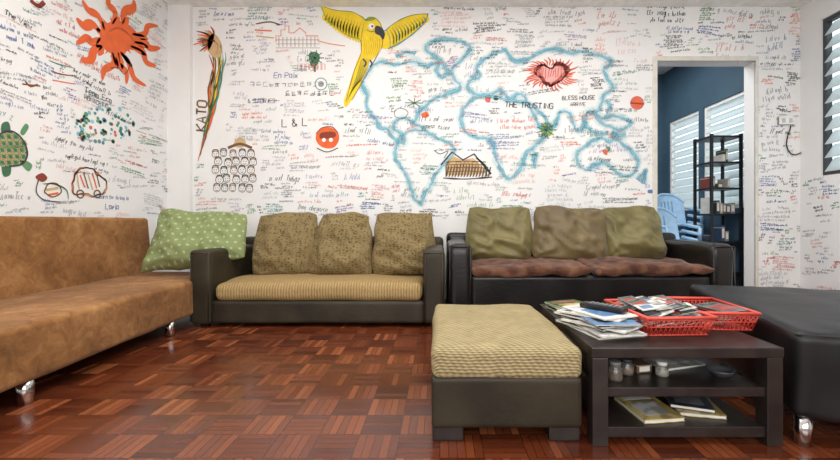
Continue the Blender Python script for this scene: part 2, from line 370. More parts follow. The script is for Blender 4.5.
FONT=enc({'A':"00 26 40;12 32",'B':"00 06 26 35 33 03;23 42 41 30 00",'C':"45 36 16 05 01 10 30 41",'D':"00 06 26 44 42 20 00",'E':"46 06 00 40;03 33",'F':"46 06 00;03 33",
'G':"45 36 16 05 01 10 30 41 43 23",'H':"00 06;40 46;03 43",'I':"20 26",'J':"36 31 20 10 01",'K':"00 06;46 03 40",'L':"06 00 40",'M':"00 06 23 46 40",'N':"00 06 40 46",
'O':"10 01 05 16 36 45 41 30 10",'P':"00 06 36 45 44 33 03",'R':"00 06 36 45 44 33 03;23 40",'S':"45 36 16 05 04 42 41 30 10 01",'T':"06 46;26 20",'U':"06 01 10 30 41 46",
'V':"06 20 46",'W':"06 10 24 30 46",'X':"06 40;00 46",'Y':"06 23 46;23 20",'Z':"06 46 00 40",'&':"40 05 16 25 02 10 20 42",
'a':"34 04 03 01 10 31 34 30",'b':"06 00 20 31 33 24 04",'c':"34 14 03 01 10 30",'d':"36 30 10 01 03 14 34",'e':"02 32 33 24 14 03 01 10 30",'g':"34 14 03 02 11 31;34 30 10",'h':"00 06;03 14 24 33 30",
'i':"10 14;15 16",'l':"10 16",'m':"00 04;03 14 20;23 34 40",'n':"00 04;03 14 24 33 30",'o':"10 01 03 14 24 33 31 20 10",'r':"00 04;02 14 34",'s':"34 04 03 31 30 00",'t':"16 11 20;04 34",
'u':"04 01 10 30;34 30",'v':"04 10 34",'w':"04 10 23 30 44",'x':"04 30;00 34",'y':"04 12;34 00",'.':"10 11"})
class Paint:
    def __init__(s,side): s.v=[];s.f=[];s.m=[];s.a=[];s.side=side
    def co(s,a,b,l):
        o=.0015+.0007*l
        if s.side=='back': return (a,BW-o,b)
        if s.side=='left': return (LW+o,a,b)
        return (RW-o,-a,b)
    def W(s,u,v):
        if s.side=='back': return (PX(u,BW),PZ(v,BW))
        if s.side=='left':
            D=F*LW/(u-CX); return (D,PZ(v,D))
        D=F*RW/(u-CX); return (-D,PZ(v,D))
    def ribbon(s,pts,w,col,l=2,closed=False,taper=False,soft_=False,wob=0):
        if closed: pts=pts+[pts[0]]
        n=len(pts)
        if n<2: return
        base=len(s.v); k=PN.index(col); ph=random.random()*50
        for i,(x,y) in enumerate(pts):
            if closed:
                a=pts[(i-1)%(n-1)]; b=pts[(i+1)%(n-1)]
            else:
                a=pts[max(0,i-1)]; b=pts[min(n-1,i+1)]
            dx,dy=b[0]-a[0],b[1]-a[1]; L=math.hypot(dx,dy) or 1
            ww=w/2*((1-abs(2*i/(n-1)-1))**.6+.12 if taper else 1)
            if wob: ww*=max(.15,1+wob*noise.noise(Vector((ph+x*9,y*9,0)))*2)
            nx,ny=-dy/L*ww,dx/L*ww
            if soft_:
                s.v+=[s.co(x+nx,y+ny,l),s.co(x,y,l),s.co(x-nx,y-ny,l)]; s.a+=[0,1,0]
            else:
                s.v+=[s.co(x+nx,y+ny,l),s.co(x-nx,y-ny,l)]; s.a+=[1,1]
        for i in range(n-1):
            if soft_:
                q=base+3*i; s.f+=[(q,q+1,q+4,q+3),(q+1,q+2,q+5,q+4)]; s.m+=[k,k]
            else:
                q=base+2*i; s.f.append((q,q+1,q+3,q+2)); s.m.append(k)
    def smooth(s,pts,closed=False,sub=5):
        n=len(pts); out=[]
        rng=range(n) if closed else range(n-1)
        for i in rng:
            g=(lambda j: pts[j%n]) if closed else (lambda j: pts[max(0,min(n-1,j))])
            p0,p1,p2,p3=g(i-1),g(i),g(i+1),g(i+2)
            for t in range(sub):
                t/=sub
                out.append(tuple(.5*((2*p1[k])+(-p0[k]+p2[k])*t+(2*p0[k]-5*p1[k]+4*p2[k]-p3[k])*t*t+(-p0[k]+3*p1[k]-3*p2[k]+p3[k])*t**3) for k in (0,1)))
        if not closed: out.append(pts[-1])
        return out
    def line(s,px,w,col,l=2,closed=False,sm=True,taper=False,wob=0,jag=0):
        p=[s.W(*q) for q in px]
        if sm and len(p)>2: p=s.smooth(p,closed)
        if jag: p=[(x+jag*(noise.noise(Vector((x*16,y*16,3)))+.6*noise.noise(Vector((x*40,y*40,5)))),y+jag*(noise.noise(Vector((x*16,y*16,9)))+.6*noise.noise(Vector((x*40,y*40,7))))) for x,y in p]
        s.ribbon(p,w,col,l,closed,taper,col.startswith('s_'),wob)
    def fill(s,px,col,l=1,sm=True,world=False):
        p=px if world else [s.W(*q) for q in px]
        if sm: p=s.smooth(p,True,4)
        tr=geometry.tessellate_polygon([[Vector((a,b,0)) for a,b in p]])
        base=len(s.v); k=PN.index(col)
        for a,b in p: s.v.append(s.co(a,b,l)); s.a.append(1)
        for t in tr: s.f.append(tuple(base+i for i in t)); s.m.append(k)
    def disc(s,u,v,r,col,l=1,n=14,ring=0):
        a,b=s.W(u,v); r=r*BW/F if s.side=='back' else r*.0095
        p=[(a+r*math.cos(i*2*math.pi/n),b+r*math.sin(i*2*math.pi/n)) for i in range(n)]
        if ring: s.ribbon(p,ring,col,l,closed=True)
        else: s.fill(p,col,l,sm=False,world=True)
    def text(s,st,u,v,h,col,rot=0,l=3,w=.008):
        a,b=s.W(u,v); c,sn=math.cos(rot),math.sin(rot); x=0
        for ch in st:
            if ch==' ': x+=h*.5; continue
            jy=random.uniform(-.04,.04)*h; mxw=0
            for stk in FONT[ch]:
                pts=[(gx*h*.95+x+gy*h*.06+random.uniform(-.02,.02)*h,gy*h+jy) for gx,gy in stk]
                mxw=max([mxw]+[gx for gx,gy in stk])
                s.ribbon([(a+px*c-py*sn,b+px*sn+py*c) for px,py in pts],w,col,l)
            x+=(mxw+.2)*h*.95
    def cjk(s,u,v,n,h,col,w=.006):
        a,b=s.W(u,v)
        for i in range(n):
            x=a+i*h*1.15+random.uniform(-.05,.05)*h
            for k in range(random.randint(2,4)):
                yy=b+h*random.choice([.1,.35,.6,.85]); s.ribbon([(x+random.uniform(0,.2)*h,yy),(x+random.uniform(.7,.95)*h,yy+.05*h)],w,col,2)
            for k in range(random.randint(1,3)):
                xx=x+h*random.choice([.15,.5,.8]); s.ribbon([(xx,b+h*random.uniform(.6,1)),(xx+random.uniform(-.15,.15)*h,b+random.uniform(0,.3)*h)],w,col,2)
    GL=[[(0,0),(0,1)],[(.3,.55),(.1,.6),(0,.3),(.1,0),(.3,.05)],[(0,0),(0,.6),(.3,.55),(.3,0)],[(0,.3),(.32,.35),(.2,.6),(0,.4),(.08,0),(.32,.06)],
        [(.3,.55),(.05,.5),(.28,.2),(0,0)],[(0,.6),(.15,0),(.3,.6)],[(0,.6),(.08,0),(.18,.5),(.28,0),(.38,.6)],[(0,0),(.3,.6)],[(.12,1),(.12,0),(.25,.03)],
        [(0,.6),(.3,.6),(0,0),(.32,0)],[(0,.6),(.03,.05),(.27,.05),(.3,.6)],[(0,1),(0,0),(.05,.5),(.28,.5),(.3,0)],[(.3,.6),(.05,.55),(.02,.08),(.28,.1),(.3,.6),(.28,-.35),(.05,-.3)],
        [(0,0),(.16,1),(.34,0)],[(0,1),(.35,1),(.17,1),(.17,0)],[(.35,1),(0,1),(0,.5),(.3,.5),(0,.5),(0,0),(.35,0)],[(.02,.3),(.1,.58),(.28,.5),(.3,.15),(.15,0),(.02,.3)]]
    def scrib(s,a,b,length,h,col,w=.005,slant=0,style=.1):
        x=a; curve=random.uniform(-.06,.06)
        c,sn=math.cos(slant),math.sin(slant)
        while x<a+length:
            for _ in range(random.randint(1,8)):
                g=random.choice(s.GL); dy=random.uniform(-.12,.12)+math.sin((x-a)*18)*.12; hs=h*random.uniform(.85,1.2)
                pts=[(x+gx*hs*.9+gy*hs*style,gy*hs+dy*h+curve*(x-a)) for gx,gy in g]
                pts=[(a+(px-a)*c-py*sn,b+(px-a)*sn+py*c) for px,py in pts]
                s.ribbon(pts,w,col,2)
                x+=h*random.uniform(.38,.58)
                if x>a+length: break
            x+=h*random.uniform(.3,.7)
    def build(s,name,parent,label):
        me=bpy.data.meshes.new(name); me.from_pydata(s.v,[],s.f)
        for m in PM: me.materials.append(m)
        me.polygons.foreach_set('material_index',s.m)
        at=me.attributes.new('soft','FLOAT','POINT'); at.data.foreach_set('value',[float(x) for x in s.a]); me.update()
        o=bpy.data.objects.new(name,me); COL.objects.link(o); o.parent=parent; o['label']=label; o['kind']='structure'
        return o
# ---- world map
P=Paint('back')
maps=[
 ([(366,74),(362,84),(367,95),(366,104),(371,114),(377,122),(381,128),(388,130),(393,138),(404,143),(402,134),(395,130),(394,124),(404,118),(414,121),(420,110),(428,104),(436,98),(447,94),(460,88),(455,80),(449,72),(442,78),(436,70),(440,62),(426,66),(412,61),(398,65),(382,62),(372,66)],1),
 ([(425,46),(440,40),(458,41),(470,47),(464,58),(456,64),(449,71),(441,60),(431,54)],1),
 ([(400,138),(407,132),(416,130),(428,132),(436,137),(446,142),(454,148),(449,160),(441,168),(434,176),(430,186),(424,194),(421,204),(415,198),(411,188),(408,178),(402,168),(395,158),(396,148)],1),
 ([(478,97),(468,103),(462,112),(461,122),(466,132),(476,137),(488,138),(494,147),(496,158),(500,168),(507,178),(517,174),(523,164),(526,154),(534,147),(541,140),(549,130),(540,127),(534,116),(528,105),(516,101),(506,100),(494,97)],1),
 ([(474,94),(468,86),(472,80),(481,76),(476,68),(484,60),(494,54),(505,50),(510,58),(518,62),(530,58),(542,52),(556,49),(570,53),(584,52),(600,56),(612,62),(604,70),(608,80),(613,88),(604,94),(602,102),(596,112),(588,112),(585,122),(579,131),(573,124),(570,114),(560,112),(556,122),(550,128),(544,116),(536,108),(528,102),(520,94),(508,98),(500,90),(490,94)],1),
 ([(578,152),(586,146),(594,140),(603,138),(610,142),(614,134),(620,142),(630,150),(638,160),(636,170),(628,176),(616,172),(608,164),(596,164),(586,170),(577,162)],1),
 ([(592,112),(602,118),(612,116),(622,118),(632,122),(622,130),(612,127),(602,124)],1),
 ([(582,116),(588,128),(598,134),(608,133)],0),([(638,180),(646,170),(642,184)],0),([(532,162),(536,153),(534,168)],0),([(606,100),(610,108),(606,112)],0),([(478,70),(474,78),(470,76)],0),
 ([(612,132),(620,136),(626,134)],0),([(410,124),(420,126),(426,128)],0),([(396,56),(406,52),(416,54)],0)]
for pts,c in maps:
    P.line(pts,.11,'s_sky',0,closed=bool(c),wob=.3,jag=.012)
    P.line(pts,.05,'s_deepsky',1,closed=bool(c),wob=.5,jag=.014)
    P.line(pts,.009,'sky2',2,closed=bool(c),wob=.9,jag=.018)
P.build('world_map_mural',wb,'world map painted in pale blue outlines')
# ---- parrot
P=Paint('back')
P.fill([(370,40),(360,37),(350,36),(338,29),(328,20),(321,6),(330,9),(340,11),(352,12),(362,17),(371,27)],'yellow',1)
P.fill([(376,44),(384,34),(392,25),(402,19),(414,15),(428,14),(424,22),(414,32),(406,38),(398,43),(386,49)],'yellow',1)
P.fill([(363,32),(365,23),(370,18),(377,19),(381,25),(383,34),(382,45),(377,55),(371,60),(364,60),(361,52),(361,40)],'yellow',2)
P.fill([(361,54),(370,58),(365,74),(359,88),(353,98),(346,107),(344,101),(349,86),(354,70)],'yellow',1)
for i in range(13):
    t=i/12; u0=326+t*36; v0=12+t*10
    tipu=325+t*34; tipv=20+t*22+3*math.sin(t*3.1)
    P.line([(u0,v0),((u0+tipu)/2-1,(v0+tipv)/2+1),(tipu,tipv+1)],.05,'yellow',2,taper=True)
    P.line([(u0+2,v0+1),((u0+tipu)/2+1.5,(v0+tipv)/2+1),(tipu+2,tipv)],.0085,'ylw2' if i%2 else 'olive',4,taper=True)
    u0=424-t*36; v0=16+t*12; tipu=426-t*34; tipv=22+t*27
    P.line([(u0,v0),((u0+tipu)/2+2,(v0+tipv)/2),(tipu,tipv+1)],.05,'yellow',2,taper=True)
    P.line([(u0-2,v0+1),((u0+tipu)/2,(v0+tipv)/2),(tipu-2,tipv)],.0085,'teal' if i%3==0 else ('ylw2' if i%2 else 'olive'),4,taper=True)
for i in range(8):
    P.line([(362+i*1.2,58),(357+i*1.0,76),(347+i*.9,102-i*2)],.010,'ylw2' if i%2 else 'olive',3,taper=True)
    P.line([(363+i*2.3,36+i%3*2),(365+i*2.1,46),(364+i*1.8,56)],.008,'ylw2',3,taper=True)
P.fill([(376,26),(382,28),(385,34),(383,40),(380,36),(375,33)],'black',5)
P.disc(371.5,26.5,3.0,'white',4); P.disc(372.3,26.5,1.1,'black',5); P.line([(367,30),(371,32),(375,31)],.006,'black',5)
P.fill([(365,21),(369,17),(376,18),(372,21)],'olive',4)
P.line([(428,14),(425,22),(414,33),(400,43),(388,49)],.014,'teal',5,wob=.5); P.line([(321,6),(327,19),(338,29),(349,36),(360,39)],.012,'olive',5,wob=.5)
P.line([(321,6),(330,9),(340,11),(352,12),(362,17),(366,20),(374,18),(380,23),(384,31),(392,25),(402,19),(414,15),(428,14)],.006,'dgreen',5,wob=.4)
P.line([(363,59),(366,63),(364,67)],.018,'black',5); P.line([(370,60),(372,64),(370,67)],.016,'black',5); P.line([(361,40),(361,54),(354,72),(346,102)],.006,'brown',5,wob=.5); P.line([(383,36),(382,47),(377,56),(366,76),(352,100)],.006,'brown',5,wob=.5)
P.build('parrot_mural',wb,'yellow parrot with spread wings painted on wall')
# ---- other back wall art
P=Paint('back')
cent=lambda v: 214+7*math.sin((v-30)/40) if v<62 else 219-((v-62)/100)**1.3*21
def plume(o0,v0,v1,w,col,l):
    pts=[(cent(v0+(v1-v0)*k/6)+o0*(1-k/6*.8)+1.2*math.sin(k*1.5+o0),v0+(v1-v0)*k/6) for k in range(7)]
    P.line(pts,w,col,l,taper=True,wob=.3)
plume(-6,50,126,.05,'brown',1); plume(-3,50,134,.045,'s_rust',2); plume(0,54,140,.045,'olive',2); plume(3,48,150,.045,'green',2); plume(5,44,118,.035,'s_green',3)
plume(3,60,162,.026,'orange',3); plume(-5,58,116,.018,'tan',4); plume(1,64,158,.018,'dkred',4); plume(2,56,130,.014,'yellow',4); plume(-8,54,100,.018,'dkred',3); plume(7,52,104,.014,'teal',4); plume(-1,76,156,.014,'dgreen',5); plume(-7,60,112,.014,'orange',4); plume(5,60,140,.012,'dgreen',5)
for i in range(15):
    a=1.5+i*.2; r=random.uniform(.8,1.2); P.line([(213,42),(213+9*r*math.cos(a),41-8*r*math.sin(a)),(212+17*r*math.cos(a+.15),38-12*r*math.sin(a+.2)+2)],.018,['dkred','orange','tan','brown'][i%4],3,taper=True)
P.fill([(208,41),(212,34),(218,37),(222,46),(221,55),(215,58),(209,52)],'tan',3); P.line([(211,40),(218,45),(216,56)],.016,'s_rust',5,taper=True); P.disc(214,41,1.1,'black',6); P.line([(208,39),(203,42),(205,46)],.014,'brown',5,taper=True)
P.text('KATO',206,131,.105,'brown',rot=math.pi/2-.03,w=.018)
P.fill([(538,66),(544,64),(550,67),(557,64),(565,64),(569,69),(565,77),(557,82),(550,86),(543,81),(536,75)],'pink',1)
for k in range(5):
    o=k*1.2-2; P.line([(550,86-o*.4),(541+o,78),(537+o,70),(543,64+o*.5),(550,69),(558,63+o*.5),(567-o,69),(562-o,78),(550,86-o*.4)],.012,'red',2,jag=.02)
for k in range(9): P.line([(541+k*2.5,68+k%2),(540+k*2.6,78-k%2)],.010,'red',2,jag=.02)
for i in range(40):
    a=i/40*6.283; r=random.uniform(.8,1.25); ca,sa=math.cos(a),math.sin(a)
    P.line([(551+14*ca,74+8*sa),(551+19*r*math.cos(a+.12),74+11.5*r*math.sin(a+.12)),(551+25*r*math.cos(a+.03),74+15*r*math.sin(a+.03))],.017,'red' if i%3 else 'orange',2,taper=True)
P.fill([(446,163),(453,156),(462,160),(473,158),(481,165),(487,173),(470,175),(447,175)],'tan',1,sm=False)
P.line([(441,165),(452,152),(463,160),(474,154),(484,166),(491,174)],.018,'black',3,sm=False); P.line([(446,176),(446,166)],.012,'black',3,sm=False); P.line([(487,176),(485,166)],.012,'black',3,sm=False)
P.line([(443,178),(466,179),(492,177)],.014,'black',3,wob=.5); P.line([(476,158),(484,164),(491,174)],.016,'dgreen',3)
for x in range(446,490,3): P.line([(x,177),(x+2.5,164+abs(x-462)*.12)],.012,'brown',2,sm=False); P.line([(x+1,176),(x+3,167)],.006,'black',4,sm=False)
for y in (162,165,168,172): P.line([(446,y),(466,y-1),(486,y)],.009,'brown',3,sm=False)
for x in (456,464,472): P.line([(x,162),(x+5,162),(x+5,168),(x,168),(x,162)],.006,'black',4,sm=False)
P.fill([(318,131),(327,127),(337,131),(339,140),(333,148),(322,147),(316,140)],'orange',1); P.fill([(321,133),(334,132),(335,137),(321,139)],'dkred',2)
P.disc(324,140,2,'white',3); P.disc(331,140,2,'white',3); P.line([(317,148),(327,152),(338,148)],.010,'black',3); P.line([(316,134),(322,128),(332,127),(338,133)],.010,'dkred',3)
P.disc(637,103,7,'red',1); P.disc(637,103,4.5,'orange',2); P.line([(630,103),(644,104)],.016,'dkred',3)
P.fill([(541,125),(547,122),(552,126),(552,134),(546,137),(541,132)],'olive',1)
for a in range(9): P.line([(546,130),(546+10*math.cos(a*.7),130+8*math.sin(a*.7))],.01,'dgreen',3,sm=False)
P.fill([(485,97),(490,96),(490,102),(486,102)],'red',1); P.fill([(494,96),(498,96),(498,100),(494,100)],'dgreen',1)
P.fill([(309,54),(316,52),(320,57),(317,65),(311,66)],'dgreen',1); P.line([(315,66),(315,72)],.02,'brown',3)
for i in range(9): P.line([(315,58),(315+9*math.cos(i*.7),58+8*math.sin(i*.7))],.01,'dgreen',2,sm=False)
for i in range(8): P.line([(414,103),(414+9*math.cos(i*.8),103+5*math.sin(i*.8))],.009,'dgreen',2,sm=False)
P.fill([(421,114),(427,112),(429,116),(424,118)],'orange',1); P.fill([(602,150),(607,150),(607,155),(604,154)],'orange',1); P.fill([(606,147),(610,147),(609,152)],'green',2)
P.fill([(648,190),(653,190),(653,193),(648,193)],'blue',1)
P.line([(394,112),(400,108),(408,112),(404,118),(396,117),(394,112)],.006,'black',3); P.line([(434,150),(440,154),(448,151),(444,158)],.008,'black',3)
# cluster of little faces, laid out in rows
for r_ in range(5):
    for c_ in range(5):
        u=216+c_*8.6+(r_%2)*3+random.uniform(-1,1); v=154+r_*8.6+random.uniform(-1,1)
        if (u-234)**2/26**2+(v-171)**2/24**2>1: continue
        P.disc(u,v,random.uniform(3.2,4.1),'black' if (r_+c_)%2 else 'brown',2,n=12,ring=.006)
        P.line([(u-3,v-2),(u-2,v-4.5),(u+2,v-4.5),(u+3,v-2)],.012,'black' if c_%2 else 'brown',3)
        P.line([(u-1.4,v+1.4),(u,v+2.2),(u+1.4,v+1.4)],.005,'black',3); P.disc(u-1.3,v-.6,.45,'black',3,n=6); P.disc(u+1.3,v-.6,.45,'black',3,n=6)
P.line([(228,148),(240,144),(252,148)],.03,'brown',2); P.fill([(234,143),(240,137),(246,142),(243,147),(236,147)],'tan',1)
P.line([(276,42),(276,36),(281,36),(281,30),(285,30),(285,26),(289,26),(289,33),(294,33),(300,28),(306,33),(306,36),(318,36),(318,41),(330,44),(345,46)],.009,'orange',2,sm=False)
for x in range(279,316,4): P.line([(x,37),(x,47)],.005,'dkred',2,sm=False)
for y in (40,44,48): P.line([(276,y),(320,y)],.004,'brown',2,sm=False)
P.line([(256,24),(270,22),(280,25)],.014,'brown',2); P.line([(255,30),(272,31)],.014,'orange',2); P.line([(256,36),(274,38)],.014,'tan',2)
for k in range(7): P.line([(298+k*4,70),(298+k*4,64),(301+k*4,64),(301+k*4,70)],.006,'red',2,sm=False)
P.disc(321,84,6,'teal',1,ring=.009); P.disc(321,84,3,'grey',1)
P.text('En Paix',274,78,.06,'blue',w=.007); P.cjk(250,87,12,.06,'grey',.006); P.cjk(285,96,8,.06,'black',.006); P.cjk(600,112,8,.045,'grey',.005)
P.text('& STORIES',248,103,.045,'black',w=.005); P.text('L & L',282,127,.085,'black',rot=.05,w=.010)
P.text('THE TRUSTING',505,107,.058,'black',rot=-.04,w=.010); P.text('BLESS HOUSE',562,100,.042,'black',rot=.02,w=.007); P.text('ARRIVE',570,106,.038,'black',w=.006)
P.scrib(*P.W(647,8),.42,.055,'black',.007); P.scrib(*P.W(647,15),.40,.05,'black',.007); P.scrib(*P.W(650,22),.36,.045,'black',.007)
P.build('mural_drawings',wb,'small coloured drawings and bold words on wall')

# ---- dense small handwriting
def notes(P,rects,avoid,count,wmin=.0024,wmax=.0046,hs=(.016,.018,.022,.026,.03,.036),big=(),nbig=0,tm=11):
    occ=[]
    av=[P.W(q[0],q[1])+P.W(q[2],q[3]) for q in avoid]
    def attempt(h,nl,L,w,colw,pad=.005):
        r=random.choice(rects); u=random.uniform(r[0],r[2]); v=random.uniform(r[1],r[3])
        a,b=P.W(u,v)
        box=(a-pad,b-(nl-1)*h*1.4-pad,a+L+pad,b+h+pad)
        if any(not(box[2]<o[0] or box[0]>o[2] or box[3]<o[1] or box[1]>o[3]) for o in occ): return False
        if box[2]>P.W(r[2],r[3])[0]+.02: return False
        if any(not(box[2]<c[0] or box[0]>c[2] or box[3]<c[3] or box[1]>c[1]) for c in av): return False
        col=random.choices(['black','blue','red','green','grey','teal','orange','purple','pink'],colw)[0]
        sl=random.choice([random.uniform(-.06,.06),random.uniform(-.16,.16)]); st=random.uniform(-.1,.45)
        for i in range(nl): P.scrib(a+random.uniform(-.02,.04),b-i*h*1.4,L*random.uniform(.6,1),h,col,w,sl,st)
        occ.append(box); return True
    k=0
    for _ in range(nbig*12):
        if k>=nbig: break
        h=random.choice(big); nl=random.randint(1,2)
        if attempt(h,nl,random.uniform(.2,.5),random.uniform(.0035,.006),[22,16,12,8,30,6,4,4,4],.01): k+=1
    placed=tries=0
    while placed<count and tries<count*tm:
        tries+=1
        h=random.choice(hs); nl=random.randint(1,7); L=random.uniform(.08,.42)
        if tries>count*tm*.45: h=min(h,.022); nl=min(nl,3); L*=.5
        if attempt(h,nl,L,random.uniform(wmin,wmax),[17,15,10,8,38,7,4,5,6]): placed+=1
P=Paint('back')
avoid=[(320,4,428,48),(342,50,385,106),(194,28,226,160),(442,152,492,180),(530,58,574,90),(206,146,260,196),(316,126,340,152),(629,95,645,112),(272,26,330,48),(503,96,608,110),(642,0,694,25),(280,118,306,129),(248,72,326,98)]
R=(194,6,652,216)
notes(P,[R]*6+[(656,4,800,54),(656,4,800,54),(758,56,799,285)],avoid,2800,big=(.045,.055,.065),nbig=45)
P.build('handwriting',wb,'dense handwritten notes in coloured marker')
# ---- left wall
P=Paint('left')
su,sv=116,38
core=[]
for i in range(38):
    a=i/38*6.283; r=(random.uniform(20,30) if i%2 else random.uniform(12,15))
    core.append((su+r*.9*math.cos(a),sv+r*.85*math.sin(a)))
P.fill(core,'orange',1,sm=False)
P.fill([(100,30),(110,22),(124,22),(136,32),(142,44),(136,50),(128,50),(122,56),(112,54),(102,46)],'orange',2)
for (a,b,c,d) in [((104,30),(98,16),(88,10),(82,0)),((112,24),(115,12),(108,4),(110,-8)),((122,24),(124,12),(133,8),(134,0)),((132,34),(144,34),(148,26),(158,26)),((130,46),(142,50),(146,62),(156,66)),((120,52),(128,62),(134,78),(146,86)),((112,52),(113,64),(104,70),(102,80)),((102,46),(94,50),(90,60),(80,60)),((100,38),(92,42),(86,38),(76,44)),((100,32),(92,24),(84,26),(76,18)),((134,42),(144,42),(150,48),(160,48)),((118,52),(118,64),(126,72),(126,84))]:
    P.line([a,b,c,d],random.uniform(.05,.085),'orange',3,taper=True)
    P.line([a,((a[0]+b[0])/2+3,(a[1]+b[1])/2+3),(b[0]+4,b[1]+5)],.05,'orange',3,taper=True)
P.line([(108,32),(118,28),(130,36),(134,46)],.03,'s_rust',4,taper=True)
P.line([(126,56),(130,64),(124,74),(118,68),(110,68)],.006,'black',5)
def T(L_): return [(10+(u-12)*.84,150+(v-150)*.82) for u,v in L_]
P.fill(T([(-6,136),(6,127),(18,129),(28,140),(32,155),(26,167),(10,170),(-6,166)]),'dgreen',1)
for cu in (-6,2,10,18,25):
    for cv in (134,142,150,158,165):
        if ((cu-10)/20)**2+((cv-149)/19)**2<1:
            q=T([(cu+(2 if cv in(142,158) else 0),cv)])[0]; P.disc(q[0],q[1],3.0,'green',2,n=6); P.disc(q[0],q[1],3.0,'tan',3,n=6,ring=.006); P.disc(q[0],q[1],1.3,'dgreen',4,n=6)
P.line(T([(-6,136),(6,127),(18,129),(28,140),(32,155),(26,167),(10,170)]),.012,'black',4)
for q,c in (([(24,128),(30,118),(34,122),(28,132)],'green'),([(28,162),(38,168),(34,176),(26,168)],'green'),([(2,168),(4,182),(12,180),(12,168)],'dgreen'),([(2,130),(2,118),(10,116),(12,128)],'dgreen')): P.fill(T(q),c,1)
for k in range(95):
    r=math.sqrt(random.random()); a=random.random()*6.283; u=104+30*r*math.cos(a); v=126+20*r*math.sin(a)
    P.disc(u,v,random.uniform(1.1,2.3),random.choice(['sky2','green','teal','teal','sky2','sky','green','teal','red']),1,n=8)
for k in range(3):
    o=k*.8; P.line([(72+o,186),(74,176+o),(80,168+o),(92,169),(98-o,176),(106,181-o),(105-o,192),(90,196-o),(74,193)],.009,['orange','tan','brown'][k],2,closed=True,wob=.5,jag=.02)
P.disc(80,194,3.4,'brown',3,ring=.012); P.disc(97,194,3.4,'brown',3,ring=.012)
for k in range(6): P.line([(76+k*4,172+k%2*3),(80+k*4,190-k%3)],.012,['tan','orange','brown'][k%3],2,jag=.02)
P.line([(44,192),(48,184),(57,184),(61,192),(52,197),(44,192)],.010,'brown',2); P.line([(46,190),(58,188)],.02,'tan',1); P.line([(48,195),(58,193)],.016,'orange',1)
P.fill([(35,177),(42,173),(47,178),(42,182)],'dkred',2); P.line([(42,184),(54,184),(66,190),(68,200)],.012,'dgreen',2,taper=True); P.line([(38,180),(36,192),(44,200),(60,202)],.008,'black',3)
P.line([(24,80),(30,86),(38,84)],.016,'dkred',1,taper=True); P.line([(22,84),(40,86)],.010,'brown',2); P.line([(48,60),(58,64),(74,68)],.010,'teal',2,taper=True); P.line([(50,70),(60,74),(76,76)],.010,'dkred',2,taper=True); P.line([(52,80),(74,84)],.008,'orange',2)
P.line([(30,0),(38,6),(44,2)],.03,'dkred',2)
P.text('Team Era',84,92,.05,'black',rot=-.06,w=.006); P.text('MONACHINO',84,99,.034,'black',rot=-.06,w=.005)
P.text('The View',4,14,.035,'black',rot=-.1,w=.005)
P.text('Learn by living in',96,198,.035,'blue',w=.0045); P.text('Layia',105,209,.048,'blue',w=.006)
notes(P,[(-20,0,167,214)],[(84,2,150,78),(-8,120,34,178),(76,108,132,144),(34,170,106,202),(84,84,120,102),(4,4,26,18),(96,190,138,212)],1150,hs=(.013,.016,.019,.023,.028),wmin=.0018,wmax=.0036,big=(.035,.045),nbig=12)
P.build('handwriting',wl,'handwritten notes, sun painting and turtle drawing')
P=Paint('right')
notes(P,[(802,180,838,300)],[],30)
P.build('handwriting',wr,'handwritten notes in marker')

# ---------------------------------------------------------------- brown suede sofa bed
ls=thing('sofa','brown suede armless sofa bed with chrome legs along wall','sofa',(-2.02,3.86,0),math.radians(3.6))
L=2.5
bm=soft((.80,L,.27),.028,40,puff=.015,amp=.008,nsc=2.4,seed=3,wr=.004,wf=5)
mesh_obj('seat',bm,m_suede,True,ls,loc=(-.40,-L/2,.243))
bm=soft((.12,L,.56),.028,34,puff=0,amp=.004,nsc=2.2,seed=5)
mesh_obj('backrest',bm,m_suede,True,ls,loc=(-.79,-L/2,.605),rot=(0,math.radians(-5),0))
for (x,y) in ((-.045,-1.99),(-.045,-.88),(-.66,-1.99),(-.66,-.88)):
    bm=bmesh.new(); cyl(bm,(0,0,0),(0,0,.125),.032,.032,24)
    mesh_obj('leg',bm,m_chrome,parent=ls,loc=(x,y,0),label='chrome cylindrical leg')
# ---------------------------------------------------------------- dotted pillow
o=mesh_obj('throw_pillow',pillow(.88,.60,.32,44,pinch=.04,corner=.05,amp=.04,nsc=4,seed=2,ex=2.5,wr=.03,skew=(.12,.13)),m_pilG,True,loc=(-2.18,3.58,.735),rot=(math.radians(-26),math.radians(-8),math.radians(12)))
tag(o,'sage green polka-dot pillow leaning in the sofa corner','pillow')

